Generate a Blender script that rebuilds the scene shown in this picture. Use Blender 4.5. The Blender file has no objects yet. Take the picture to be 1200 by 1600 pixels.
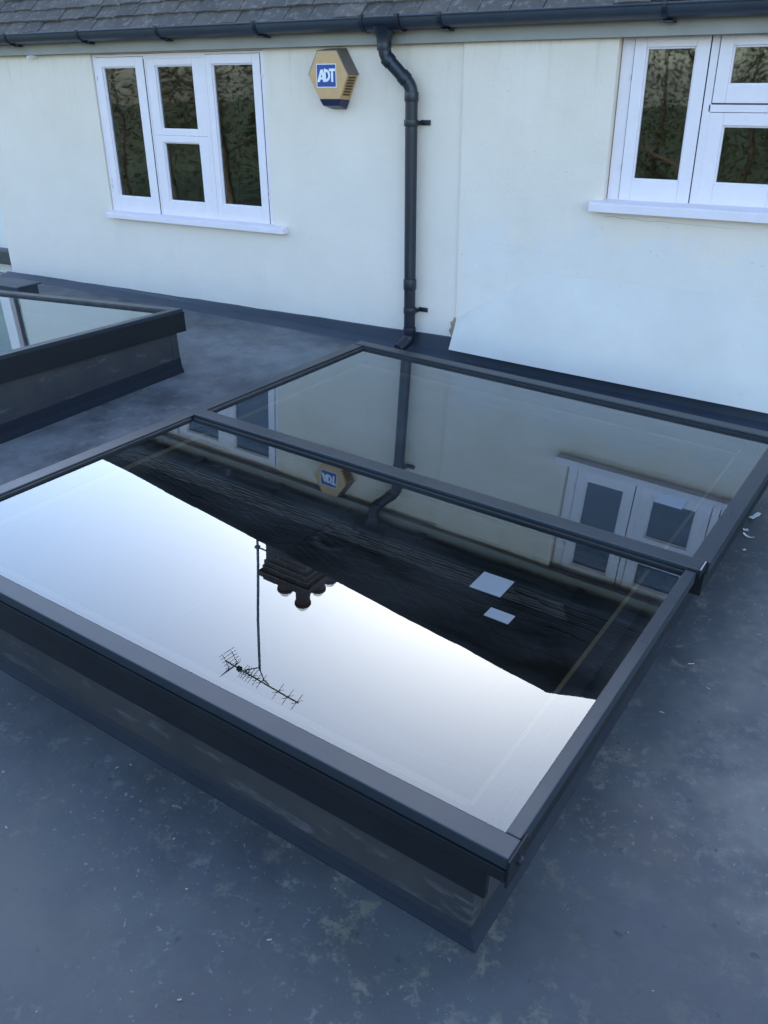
import bpy, bmesh, math, random
from mathutils import Vector, Matrix
random.seed(7)
R = math.radians
scn = bpy.context.scene
COL = scn.collection

# ------------------------------------------------------------------ camera
cam_d = bpy.data.cameras.new('camera')
cam = bpy.data.objects.new('camera', cam_d); COL.objects.link(cam)
yaw, pitch, roll, fpx = -0.5457311830, 0.4686457374, -0.0081981495, 1336.12
fw = Vector((math.sin(yaw)*math.cos(pitch), math.cos(yaw)*math.cos(pitch), -math.sin(pitch)))
rt = Vector((math.cos(yaw), -math.sin(yaw), 0)); up = rt.cross(fw)
rt2 = rt*math.cos(roll) + up*math.sin(roll); up2 = -rt*math.sin(roll) + up*math.cos(roll)
cam.matrix_world = Matrix(((rt2.x, up2.x, -fw.x, 0), (rt2.y, up2.y, -fw.y, -4.5), (rt2.z, up2.z, -fw.z, 0), (0, 0, 0, 1)))
cam_d.sensor_fit = 'VERTICAL'; cam_d.sensor_height = 36.0; cam_d.lens = 36.0*fpx/1600.0
cam_d.clip_start = 0.05; cam_d.clip_end = 2000
scn.camera = cam

# ------------------------------------------------------------------ sky and sun (sun low behind the house)
SUN_EL, SUN_AZ = 26.0, -19.0           # azimuth clockwise from +Y
w = bpy.data.worlds.new('World'); scn.world = w; w.use_nodes = True
nt = w.node_tree; nt.nodes.clear()
sky = nt.nodes.new('ShaderNodeTexSky'); sky.sky_type = 'NISHITA'; sky.sun_disc = False
sky.sun_elevation = R(SUN_EL); sky.sun_rotation = R(SUN_AZ); sky.air_density = 1.0; sky.dust_density = 1.3; sky.ozone_density = 1.8
bg = nt.nodes.new('ShaderNodeBackground'); bg.inputs['Strength'].default_value = 0.12
ow = nt.nodes.new('ShaderNodeOutputWorld')
nt.links.new(sky.outputs[0], bg.inputs[0]); nt.links.new(bg.outputs[0], ow.inputs[0])
sd = bpy.data.lights.new('sun', 'SUN'); sd.energy = 3.0; sd.angle = R(0.5); sd.color = (1.0, .86, .68)
so = bpy.data.objects.new('sun', sd); COL.objects.link(so)
sdir = Vector((math.sin(R(SUN_AZ))*math.cos(R(SUN_EL)), math.cos(R(SUN_AZ))*math.cos(R(SUN_EL)), math.sin(R(SUN_EL))))
so.rotation_euler = sdir.to_track_quat('Z', 'Y').to_euler(); so.location = (0, 20, 20)
vs = scn.view_settings; vs.view_transform = 'Standard'; vs.look = 'None'; vs.gamma = 1.0; vs.use_curve_mapping = False
vs.exposure = 2.49

# ------------------------------------------------------------------ material helpers
class NT:
    def __init__(s, name):
        s.m = bpy.data.materials.new(name); s.m.use_nodes = True; s.t = s.m.node_tree
        s.b = s.t.nodes['Principled BSDF']; s.out = s.t.nodes['Material Output']
        s.tc = s.t.nodes.new('ShaderNodeTexCoord')
    def n(s, ty, **k):
        o = s.t.nodes.new('ShaderNode'+ty)
        for a, v in k.items(): setattr(o, a, v)
        return o
    def l(s, a, b): s.t.links.new(a, b)
    def noise(s, scale, detail=4, rough=.55, coord='Object', vec=None, dist=0):
        o = s.n('TexNoise'); o.inputs['Scale'].default_value = scale; o.inputs['Detail'].default_value = detail
        o.inputs['Roughness'].default_value = rough; o.inputs['Distortion'].default_value = dist
        s.l(vec if vec is not None else s.tc.outputs[coord], o.inputs['Vector']); return o.outputs['Fac']
    def ramp(s, fac, stops):
        o = s.n('ValToRGB'); e = o.color_ramp.elements
        while len(e) < len(stops): e.new(.5)
        for i, (p, c) in enumerate(stops):
            e[i].position = p; e[i].color = (*c, 1) if len(c) == 3 else c
        s.l(fac, o.inputs[0]); return o.outputs[0]
    def step(s, fac, a, b):
        o = s.n('MapRange'); o.inputs[1].default_value = a; o.inputs[2].default_value = b; s.l(fac, o.inputs[0]); return o.outputs[0]
    def mix(s, f, a, b, mode='MIX'):
        o = s.n('MixRGB', blend_type=mode)
        for i, v in enumerate((f, a, b)):
            if isinstance(v, (int, float)): o.inputs[i].default_value = v
            elif isinstance(v, tuple): o.inputs[i].default_value = (*v, 1)
            else: s.l(v, o.inputs[i])
        return o.outputs[0]
    def math(s, op, a, b=0, clamp=False):
        o = s.n('Math', operation=op); o.use_clamp = clamp
        for i, v in enumerate((a, b)):
            if isinstance(v, (int, float)): o.inputs[i].default_value = v
            else: s.l(v, o.inputs[i])
        return o.outputs[0]
    def xyz(s):
        o = s.n('SeparateXYZ'); s.l(s.tc.outputs['Object'], o.inputs[0]); return o.outputs
    def vmap(s, scale=(1, 1, 1), rot=(0, 0, 0)):
        o = s.n('Mapping'); o.inputs['Scale'].default_value = scale; o.inputs['Rotation'].default_value = rot
        s.l(s.tc.outputs['Object'], o.inputs[0]); return o.outputs[0]
    def bump(s, h, st, dist=.01):
        o = s.n('Bump'); o.inputs['Strength'].default_value = st; o.inputs['Distance'].default_value = dist
        s.l(h, o.inputs['Height']); s.l(o.outputs[0], s.b.inputs['Normal'])
    def set(s, col=None, rough=None, metal=None, spec=None):
        for k, v in (('Base Color', col), ('Roughness', rough), ('Metallic', metal), ('Specular IOR Level', spec)):
            if v is None: continue
            if isinstance(v, tuple): s.b.inputs[k].default_value = (*v, 1)
            elif isinstance(v, (int, float)): s.b.inputs[k].default_value = v
            else: s.l(v, s.b.inputs[k])
        return s.m

M = {}
def plain(name, col, rough=.5, metal=0, var=.25, scale=30, bump=.1, spec=.5):
    k = NT(name); f = k.noise(scale, 4)
    c = k.mix(f, tuple(x*(1-var) for x in col), tuple(min(1, x*(1+var)) for x in col))
    rr = k.ramp(k.noise(scale*.6, 3), [(0.3, (rough*.8,)*3), (.7, (min(1, rough*1.2),)*3)])
    k.set(c, rr, metal, spec)
    if bump: k.bump(k.noise(scale*3, 3), bump, .002)
    M[name] = k.m; return k.m

# house render (painted plaster): cream, with newer whiter coats low on the right
k = NT('wall_paint'); X = k.xyz()
big = k.noise(1.3, 5, .6); mid = k.noise(6, 5, .6); fine = k.noise(60, 4, .6)
cream = k.mix(k.step(big, .3, .7), (.765, .655, .535), (.82, .705, .60))
white = k.mix(mid, (.71, .65, .605), (.765, .70, .65))
wob = k.math('MULTIPLY', k.math('SUBTRACT', k.noise(2.2, 4, .6), .5), .55)
low = k.step(k.math('ADD', k.math('ADD', X[2], k.math('MULTIPLY', wob, .5)), k.math('MULTIPLY', k.math('SUBTRACT', k.noise(4.5, 6, .7), .5), .45)), -.70, -.78)
right = k.step(k.math('ADD', X[0], k.math('MULTIPLY', wob, .3)), -2.23, -2.18)
allow = k.math('MULTIPLY', k.step(k.math('ADD', X[2], wob), -.2, -1.1), .65)
f = k.math('MAXIMUM', k.math('MULTIPLY', low, right), allow)
c = k.mix(f, cream, white)
# grime beneath the eaves, rust-brown smears and scuffs
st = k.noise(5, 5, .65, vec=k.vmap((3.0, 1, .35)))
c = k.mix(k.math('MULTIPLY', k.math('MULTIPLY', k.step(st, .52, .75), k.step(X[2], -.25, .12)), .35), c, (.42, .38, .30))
c = k.mix(k.math('MULTIPLY', k.step(k.noise(11, 6, .7), .63, .72), .18), c, (.50, .47, .42))
c = k.mix(k.math('MULTIPLY', k.step(k.noise(38, 2, .5), .745, .765), .5), c, (.42, .40, .37))
c = k.mix(k.math('MULTIPLY', k.step(k.noise(2.9, 6, .65), .40, .66), .35), c, k.mix(1.0, c, (.90, .90, .885), 'MULTIPLY'))
c = k.mix(k.math('MULTIPLY', k.step(k.noise(1.9, 5, .7, vec=k.vmap((2.2, 1, .5))), .5, .7), .3), c, k.mix(1.0, c, (.93, .92, .90), 'MULTIPLY'))
k.set(c, .75, 0, .3); k.bump(k.math('ADD', k.math('MULTIPLY', mid, 1.0), k.math('MULTIPLY', fine, .35)), .35, .012)
M['wall_paint'] = k.m

k = NT('splay_paint'); n1 = k.noise(2.5, 5, .6)
c = k.mix(k.step(n1, .35, .7), (.61, .57, .52), (.675, .63, .575))
c = k.mix(k.math('MULTIPLY', k.step(k.noise(3.2, 6, .7, vec=k.vmap((1, 1, 2.5))), .5, .7), .35), c, (.64, .60, .55))
c = k.mix(k.math('MULTIPLY', k.step(k.noise(14, 5, .7), .64, .72), .25), c, (.44, .43, .40))
k.set(c, .65, 0, .3); k.bump(k.math('ADD', k.noise(3, 4), k.math('MULTIPLY', k.noise(50, 4), .15)), .3, .012); M['splay_paint'] = k.m

k = NT('flat_roof_coating'); X = k.xyz()
big = k.noise(.9, 5, .6); mid = k.noise(4.5, 6, .65); fine = k.noise(90, 3, .6)
c = k.mix(k.step(big, .3, .7), (.038, .042, .046), (.066, .069, .072))
c = k.mix(k.math('MULTIPLY', k.step(mid, .35, .7), .55), c, (.090, .098, .110))
# brown mud dried in ragged sheets over the right-hand side
wrp = k.noise(7, 6, .7)
rgt = k.step(k.math('ADD', X[0], k.math('MULTIPLY', k.noise(2.2, 4), .7)), -.02, .30)
sheet = k.step(k.math('ADD', k.noise(1.5, 4, .6), k.math('MULTIPLY', wrp, .30)), .60, .68)
c = k.mix(k.math('MULTIPLY', k.math('MULTIPLY', sheet, rgt), .8), c, (.155, .145, .130))
sheet2 = k.step(k.math('ADD', k.noise(2.7, 5, .65), k.math('MULTIPLY', wrp, .35)), .70, .76)
c = k.mix(k.math('MULTIPLY', k.math('MULTIPLY', sheet2, rgt), .6), c, (.165, .155, .14))
c = k.mix(k.math('MULTIPLY', k.step(k.noise(3.5, 6, .7), .48, .62), .4), c, (.036, .042, .053))
# worn flakes of the coating: pale and tan spots in drifts
cl = k.step(k.math('ADD', k.noise(1.6, 4, .6), k.math('MULTIPLY', k.noise(5, 3), .3)), .54, .74)
wgt = k.math('ADD', k.math('MULTIPLY', k.step(X[0], .2, -.6), .75), .25)
fl = k.math('MULTIPLY', k.math('MULTIPLY', k.step(k.noise(12, 7, .78), .535, .61), cl), wgt)
c = k.mix(k.math('MULTIPLY', fl, .6), c, (.20, .175, .125))
fl3 = k.math('MULTIPLY', k.math('MULTIPLY', k.step(k.noise(24, 6, .75), .565, .62), k.step(k.noise(2.1, 4, .6), .42, .60)), wgt)
c = k.mix(k.math('MULTIPLY', fl3, .6), c, (.17, .175, .175))
fl2 = k.math('MULTIPLY', k.step(k.noise(60, 3, .6), .645, .70), k.step(k.noise(2.6, 3, .5), .42, .62))
c = k.mix(k.math('MULTIPLY', fl2, .6), c, (.25, .25, .24))
c = k.mix(k.math('MULTIPLY', k.step(k.noise(30, 3, .6), .68, .73), .7), c, (.02, .024, .032))
stain = k.math('MULTIPLY', k.step(k.noise(1.1, 5, .65), .42, .64), k.math('MULTIPLY', k.step(X[0], -.2, -.9), k.step(X[1], -3.1, -3.6)))
c = k.mix(k.math('MULTIPLY', stain, .45), c, (.125, .118, .095))
dust_sheen = k.math('MULTIPLY', k.step(k.noise(2.4, 7, .68), .36, .64), k.step(X[0], -1.9, -2.7))  # pale dust, with the grazing sky sheen painted into its colour
c = k.mix(k.math('MULTIPLY', dust_sheen, .75), c, (.20, .21, .22))
rr = k.ramp(mid, [(.3, (.40,)*3), (.72, (.65,)*3)])
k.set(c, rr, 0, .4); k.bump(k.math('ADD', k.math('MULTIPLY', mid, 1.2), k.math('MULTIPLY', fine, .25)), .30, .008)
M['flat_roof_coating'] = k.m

k = NT('upstand_coating'); X = k.xyz()
n1 = k.noise(5, 6, .65); s1 = k.noise(7, 5, .65, vec=k.vmap((1, 1, 3.5), (0, .5, 0)))
c = k.mix(k.step(n1, .3, .7), (.024, .026, .031), (.044, .042, .043))
c = k.mix(k.math('MULTIPLY', k.step(s1, .57, .70), .5), c, (.13, .135, .145))
k.set(c, .5); k.bump(k.noise(25, 4), .2, .006); M['upstand_coating'] = k.m

plain('flashing_coating', (.040, .050, .070), .42, 0, .25, 6, .2)
plain('fillet_coating', (.014, .018, .026), .6, 0, .3, 6, .2, .25)
k = NT('frame_aluminium'); n1 = k.noise(3, 5, .6)
k.set(k.mix(n1, (.024, .034, .044), (.033, .044, .056)), k.ramp(n1, [(.3, (.26,)*3), (.75, (.40,)*3)]), .35, .5)
k.bump(k.noise(900, 2), .05, .0005); M['frame_aluminium'] = k.m
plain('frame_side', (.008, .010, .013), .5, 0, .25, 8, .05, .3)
plain('gasket_rubber', (.010, .011, .013), .6, 0, .2, 20, .05)
plain('bare_metal', (.62, .63, .65), .28, 1, .1, 60, 0)
plain('pvc_black', (.011, .016, .027), .38, 0, .35, 9, .1)
plain('pvc_gutter', (.034, .044, .060), .42, 0, .35, 5, .1)
plain('window_paint', (.80, .715, .735), .38, 0, .05, 12, .12)
plain('sill_paint', (.77, .69, .715), .5, 0, .08, 10, .2)
plain('gap_dark', (.02, .02, .022), .8, 0, .1, 20, 0)
plain('fascia_paint', (.30, .285, .255), .6, 0, .15, 6, .2)
plain('bell_yellow', (.56, .335, .155), .5, 0, .12, 20, .1)
plain('bell_grey', (.14, .115, .10), .6, 0, .25, 14, .1)
plain('bell_blue', (.012, .020, .06), .35, 0, .1, 20, 0)
plain('logo_blue', (.02, .055, .26), .4, 0, .15, 20, 0)
plain('logo_white', (.80, .80, .80), .45, 0, .03, 20, 0)
plain('crack_line', (.33, .31, .28), .9, 0, .1, 20, 0)
plain('slot_brown', (.10, .06, .03), .7, 0, .2, 20, 0)
plain('inner_timber', (.42, .28, .12), .6, 0, .25, 14, .1)
plain('inner_plaster', (.30, .30, .29), .8, 0, .1, 5, .1)
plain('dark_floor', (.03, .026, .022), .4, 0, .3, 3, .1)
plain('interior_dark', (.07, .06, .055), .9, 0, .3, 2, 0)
plain('curtain', (.26, .24, .22), .9, 0, .2, 9, 0)
plain('white_plastic', (.72, .73, .75), .4, 0, .05, 20, 0)
plain('label_paper', (.11, .14, .165), .45, 0, .2, 35, .05)
plain('pot_clay', (.10, .042, .03), .8, 0, .3, 12, .3)
plain('steel_grey', (.20, .21, .22), .45, .7, .2, 20, 0)
plain('wire_pale', (.62, .66, .70), .4, .2, .1, 20, 0)
plain('grit_pale', (.30, .29, .27), .8, 0, .3, 60, .2)
plain('chip_white', (.55, .55, .54), .7, 0, .12, 60, .2)
plain('mortar', (.24, .22, .20), .9, 0, .2, 20, .3)
plain('bark', (.085, .065, .045), .9, 0, .35, 14, .6)
plain('neighbour_render', (.70, .70, .68), .75, 0, .08, 4, .2)
plain('concrete', (.20, .20, .20), .8, 0, .2, 6, .3)
plain('damaged_plaster', (.34, .27, .18), .9, 0, .45, 45, .8)

k = NT('roof_tile'); oi = k.n('ObjectInfo'); geo = k.n('NewGeometry')
rnd = k.math('FRACT', k.math('ADD', oi.outputs['Random'], geo.outputs['Random Per Island']))
c = k.ramp(rnd, [(0, (.085, .070, .060)), (.4, (.112, .092, .078)), (.7, (.075, .068, .062)), (1, (.135, .11, .09))])
li = k.noise(26, 6, .7, vec=geo.outputs['Position'])
c = k.mix(k.math('MULTIPLY', k.step(li, .52, .68), .6), c, (.25, .245, .235))
c = k.mix(k.math('MULTIPLY', k.step(k.noise(7, 5, .65, vec=geo.outputs['Position']), .5, .7), .55), c, (.06, .06, .052))
k.set(c, .85, 0, .3); k.bump(k.noise(80, 5, .7, vec=geo.outputs['Position']), .6, .006); M['roof_tile'] = k.m

k = NT('dimmed_tile'); geo = k.n('NewGeometry')  # tile colour darkened to dim the roof mirrored in the front pane
k.set(k.mix(k.step(k.noise(3, 6, .7, vec=geo.outputs['Position']), .35, .7), (.018, .017, .015), (.034, .030, .026)), .95, 0, .15); M['dimmed_tile'] = k.m
k = NT('chimney_brick'); br = k.n('TexBrick')
mp = k.n('Mapping'); mp.inputs['Rotation'].default_value = (R(90), 0, 0)
k.l(k.tc.outputs['Object'], mp.inputs[0]); k.l(mp.outputs[0], br.inputs['Vector'])
br.inputs['Color1'].default_value = (.085, .040, .030, 1); br.inputs['Color2'].default_value = (.05, .03, .026, 1); br.inputs['Mortar'].default_value = (.16, .145, .13, 1)
br.inputs['Scale'].default_value = 1.0; br.inputs['Brick Width'].default_value = .225; br.inputs['Row Height'].default_value = .075; br.inputs['Mortar Size'].default_value = .01
k.set(k.mix(k.step(k.noise(9, 5), .45, .7), br.outputs[0], (.05, .045, .04)), .9); M['chimney_brick'] = k.m

k = NT('wire_mesh'); k.set((.85, .87, .9), .4); k.b.inputs['Alpha'].default_value = .22; M['wire_mesh'] = k.m
k = NT('lawn'); k.set(k.mix(k.noise(.6, 6), (.035, .06, .018), (.07, .09, .03)), .95); M['lawn'] = k.m
def leafmat(name, a, b):
    k = NT(name); g = k.n('NewGeometry')
    k.set(k.mix(g.outputs['Random Per Island'], a, b), .6, 0, .3); M[name] = k.m
leafmat('leaf_evergreen', (.022, .042, .016), (.055, .075, .025))
leafmat('leaf_brown', (.10, .065, .028), (.20, .13, .055))
leafmat('leaf_hedge', (.03, .045, .018), (.085, .075, .03))
leafmat('leaf_olive', (.05, .055, .02), (.10, .095, .035))

def glass(name, k_surf, tint, wave, wscale, smudge=False, spotlist=(), film=.004, rough=0.0):
    """thin glazing: a clear tinted sheet that mirrors by Fresnel, k_surf glass faces thick"""
    k = NT(name); t = k.t; t.nodes.remove(k.b)
    fr = k.n('Fresnel'); fr.inputs['IOR'].default_value = 1.52
    f = k.math('DIVIDE', k.math('MULTIPLY', fr.outputs[0], float(k_surf)), k.math('ADD', k.math('MULTIPLY', fr.outputs[0], float(k_surf-1)), 1.0))
    gl = k.n('BsdfGlossy'); gl.inputs['Roughness'].default_value = rough; gl.inputs['Color'].default_value = (.84, .94, 1, 1)   # blue painted into the reflection, cooling the mirrored sky
    tr = k.n('BsdfTransparent'); tr.inputs['Color'].default_value = (*tint, 1)
    if wave:
        bp = k.n('Bump'); bp.inputs['Strength'].default_value = 1.0; bp.inputs['Distance'].default_value = wave
        k.l(k.noise(wscale, 1, .4), bp.inputs['Height']); k.l(bp.outputs[0], gl.inputs['Normal'])
    mx = k.n('MixShader'); k.l(f, mx.inputs[0]); k.l(tr.outputs[0], mx.inputs[1]); k.l(gl.outputs[0], mx.inputs[2])
    res = mx.outputs[0]
    if smudge:
        X = k.xyz(); df = k.n('BsdfDiffuse'); df.inputs[0].default_value = (.55, .57, .6, 1)
        m = k.math('MULTIPLY', k.step(k.noise(2.2, 5, .6, vec=k.vmap((1, 2.5, 1), (0, 0, .5))), .42, .8), .030)
        m = k.math('ADD', m, film)
        for (cx, cy, rad) in spotlist:   # rings left by suction lifters
            d = k.n('Vector' + 'Math', operation='DISTANCE'); k.l(k.tc.outputs['Object'], d.inputs[0]); d.inputs[1].default_value = (cx, cy, -.014)
            ring = k.math('SUBTRACT', 1, k.math('MULTIPLY', k.math('ABSOLUTE', k.math('SUBTRACT', d.outputs['Value'], rad)), 70), True)
            m = k.math('ADD', m, k.math('MULTIPLY', k.math('MULTIPLY', ring, k.step(k.noise(18, 3), .35, .65)), .035))
        sc = k.math('MULTIPLY', k.step(k.noise(9, 4, .7, vec=k.vmap((.6, 9, 1), (0, 0, -.12))), .715, .75), .10)
        m = k.math('ADD', m, sc, True)
        m2 = k.n('MixShader'); k.l(m, m2.inputs[0]); k.l(res, m2.inputs[1]); k.l(df.outputs[0], m2.inputs[2]); res = m2.outputs[0]
    k.l(res, k.out.inputs[0]); M[name] = k.m
glass('front_glass', 2.7, (.56, .58, .60), .0003, 2.2, True, ((1.1, -1.75, .06), (.45, -1.62, .06)), .003)
glass('rear_glass', 2.4, (.50, .52, .54), .0003, 2.2, True, ((.798, -.754, .05), (1.846, -.50, .06), (1.579, -.649, .06)), .022)
glass('window_glass', 2.3, (.5, .52, .53), .0020, 2.4, rough=.022)
glass('side_glass', 3.0, (.3, .32, .34), .0, 3)

# ------------------------------------------------------------------ geometry helpers
class MB:
    def __init__(s): s.v = []; s.f = []
    def add(s, vs, fs):
        o = len(s.v); s.v += [tuple(v) for v in vs]; s.f += [tuple(i+o for i in f) for f in fs]; return s
    def box(s, a, b, T=None):
        (x0, y0, z0), (x1, y1, z1) = a, b
        vs = [Vector(c) for c in ((x0,y0,z0),(x1,y0,z0),(x1,y1,z0),(x0,y1,z0),(x0,y0,z1),(x1,y0,z1),(x1,y1,z1),(x0,y1,z1))]
        if T: vs = [T(v) if callable(T) else T @ v for v in vs]
        return s.add(vs, ((0,3,2,1),(4,5,6,7),(0,1,5,4),(1,2,6,5),(2,3,7,6),(3,0,4,7)))
    def prism(s, poly, d, a, b, T=None):
        """poly of 2D points, extruded; d maps (p,q,t)->xyz"""
        n = len(poly); vs = [d(x, y, t) for t in (a, b) for (x, y) in poly]
        fs = [tuple(range(n))[::-1], tuple(range(n, 2*n))] + [(i, (i+1) % n, n+(i+1) % n, n+i) for i in range(n)]
        return s.add(vs, fs)
    def tube(s, pts, r, n=12, cap=True, arc=None):
        pts = [Vector(p) for p in pts]; rs = r if isinstance(r, (list, tuple)) else [r]*len(pts); o = len(s.v)
        prev = None
        for i, q in enumerate(pts):
            t = ((pts[min(i+1, len(pts)-1)]-q).normalized() + (q-pts[max(i-1, 0)]).normalized())
            t = t.normalized() if t.length > 1e-6 else Vector((0, 0, 1))
            if prev is None:
                a = Vector((0, 0, 1)) if abs(t.z) < .9 else Vector((0, 1, 0)); e1 = t.cross(a).normalized()
            else: e1 = (prev - t*prev.dot(t)).normalized()
            prev = e1; e2 = t.cross(e1)
            # mitre: widen ring at a bend
            sc = 1.0
            for j in range(n):
                an = 2*math.pi*j/n; s.v.append(tuple(q + (e1*math.cos(an) + e2*math.sin(an))*rs[i]*sc))
        for i in range(len(pts)-1):
            for j in range(n):
                a = o+i*n+j; b = o+i*n+(j+1) % n; s.f.append((a, b, b+n, a+n))
        if cap: s.f.append(tuple(range(o, o+n))[::-1]); s.f.append(tuple(range(o+(len(pts)-1)*n, o+len(pts)*n)))
        return s
    def lathe(s, prof, c, n=20):
        o = len(s.v)
        for (r_, z_) in prof:
            for j in range(n):
                an = 2*math.pi*j/n; s.v.append((c[0]+r_*math.cos(an), c[1]+r_*math.sin(an), c[2]+z_))
        for i in range(len(prof)-1):
            for j in range(n):
                a = o+i*n+j; b = o+i*n+(j+1) % n; s.f.append((a, b, b+n, a+n))
        return s
    def mesh(s, name):
        me = bpy.data.meshes.new(name); me.from_pydata(s.v, [], s.f); me.update(); return me
    def build(s, name, mat, parent=None, bevel=0, smooth=False, seg=2):
        me = s.mesh(name); bm = bmesh.new(); bm.from_mesh(me)
        if len(bm.faces) > 1: bmesh.ops.recalc_face_normals(bm, faces=bm.faces)
        if bevel:
            ed = [e for e in bm.edges if len(e.link_faces) == 2 and e.calc_face_angle(0) > .6]
            bmesh.ops.bevel(bm, geom=ed, offset=bevel, segments=seg, affect='EDGES', profile=.6, clamp_overlap=True)
        if smooth:
            for f in bm.faces: f.smooth = True
            for e in bm.edges:
                if len(e.link_faces) == 2 and e.calc_face_angle(0) > .7: e.smooth = False
        bm.to_mesh(me); bm.free(); me.materials.append(M[mat])
        return link(name, me, parent)
def link(name, me, parent=None):
    o = bpy.data.objects.new(name, me); COL.objects.link(o)
    if parent: o.parent = parent
    return o
def tag(o, label=None, cat=None, group=None, kind=None):
    for kk, v in (('label', label), ('category', cat), ('group', group), ('kind', kind)):
        if v: o[kk] = v
    return o
def empty(name, loc=(0, 0, 0), label=None, cat=None, group=None):
    o = bpy.data.objects.new(name, None); COL.objects.link(o); o.location = loc; o.empty_display_size = .1
    return tag(o, label, cat, group)

GZ = -4.5
# ------------------------------------------------------------------ ground and flat roof
tag(MB().add([(-150, -150, GZ), (150, -150, GZ), (150, 150, GZ), (-150, 150, GZ)], [(0, 1, 2, 3)]).build('ground', 'lawn'), kind='structure')

def zr(x, y):      # fall of the flat roof: crown near x=-3.4
    xx = x + 2.2
    return -1.5 + .026*y - (.038*xx if x > -3.4 else .038*(-1.2) - .02*(x+3.4)*-1)

# rooflight frames of reference
class Frame:
    def __init__(s, o, ang, nx, ny):
        s.o = Vector(o); s.n = Vector((nx, ny, 1)).normalized()
        e = Vector((math.cos(ang), math.sin(ang), 0)); e -= s.n*s.n.dot(e); s.ex = e.normalized(); s.ey = s.n.cross(s.ex)
    def M4(s):
        a, b, c, o = s.ex, s.ey, s.n, s.o
        return Matrix(((a.x, b.x, c.x, o.x), (a.y, b.y, c.y, o.y), (a.z, b.z, c.z, o.z), (0, 0, 0, 1)))
    def W(s, u, v, w_=0): return s.o + s.ex*u + s.ey*v + s.n*w_
    def roof_w(s, u, v):   # local height at which (u,v,.) meets the flat roof
        w_ = -.3
        for _ in range(6):
            q = s.W(u, v, w_); w_ -= (q.z - zr(q.x, q.y))
        return w_
FM = Frame((-2.37352636, -0.76683911, -1.23548891), -0.045882195, 0.03817112, -0.00102723)
FL = Frame((-3.42, -1.01, -1.13), -0.045, -.053, .017)     # origin at its back right corner

# main rooflight upstand (outer) in local coords
U0, U1, V1, V0 = .03, 2.018, -.05, -2.500
LU0, LU1, LV1, LV0 = -1.95, -.018, -.05, -2.0               # left rooflight upstand

def roof_sheet():
    b = MB(); xs0, xs1, ys0, ys1 = -6.9, 3.4, -6.6, 0.02
    holes = []
    for F, (a, bb, c, d) in ((FM, (U0+.05, U1-.05, V0+.05, V1-.05)), (FL, (LU0+.05, LU1-.05, LV0+.05, LV1-.05))):
        holes.append([F.W(u, v, F.roof_w(u, v)) for (u, v) in ((a, c), (bb, c), (bb, d), (a, d))])
    bm = bmesh.new()
    def ring(pts, z=None): return [bm.verts.new((q[0], q[1], 0)) for q in pts]
    outer = ring([(xs0, ys0), (-3.4, ys0), (xs1, ys0), (xs1, ys1), (-3.4, ys1), (xs0, ys1)])
    rs = [outer] + [ring(h) for h in holes]
    edges = []
    for r_ in rs:
        for i in range(len(r_)): edges.append(bm.edges.new((r_[i], r_[(i+1) % len(r_)])))
    bmesh.ops.triangle_fill(bm, use_beauty=True, use_dissolve=False, edges=edges)
    bmesh.ops.subdivide_edges(bm, edges=bm.edges[:], cuts=3, use_grid_fill=True)
    for v in bm.verts: v.co.z = zr(v.co.x, v.co.y)
    bmesh.ops.recalc_face_normals(bm, faces=bm.faces)
    if sum(f.normal.z for f in bm.faces) < 0: bmesh.ops.reverse_faces(bm, faces=bm.faces)
    for f in bm.faces: f.smooth = True
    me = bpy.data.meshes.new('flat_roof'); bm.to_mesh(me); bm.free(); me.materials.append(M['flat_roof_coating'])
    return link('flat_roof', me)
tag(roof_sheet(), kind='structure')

ext = empty('extension', (-1.75, -3.3, GZ), 'rendered ground floor extension below the grey flat roof', 'building')
b = MB()
for a, c in (((-6.8, -6.5, GZ), (3.3, -6.3, -1.9)), ((-6.8, -6.3, GZ), (-6.6, -.02, -1.9)), ((3.1, -6.3, GZ), (3.3, -.02, -1.9))): b.box(a, c)
b.v = [(x+1.75, y+3.3, z-GZ) for (x, y, z) in b.v]; b.build('wall', 'neighbour_render', ext)
b = MB()
for a, c in (((-6.95, -6.68, -2.0), (3.45, -6.605, -1.58)), ((-6.98, -6.6, -2.0), (-6.905, 0, -1.42)), ((3.405, -6.6, -2.0), (3.48, 0, -1.66))): b.box(a, c)
b.v = [(x+1.75, y+3.3, z-GZ) for (x, y, z) in b.v]; b.build('roof_edge_trim', 'flashing_coating', ext, .006)
b = MB()                                        # the dim room under the rooflights
b.box((-5.9, -4.3, GZ+.02), (.6, -.3, GZ+.12)); b.build('floor_below', 'dark_floor')['kind'] = 'structure'
b = MB()
for a, c in (((-6.0, -4.4, GZ+.12), (.7, -4.3, -1.95)), ((-6.0, -.3, GZ+.12), (.7, -.2, -1.95)), ((-6.0, -4.3, GZ+.12), (-5.9, -.3, -1.95)), ((.6, -4.3, GZ+.12), (.7, -.3, -1.95))): b.box(a, c)
b.build('wall_below', 'interior_dark')['kind'] = 'structure'

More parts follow.
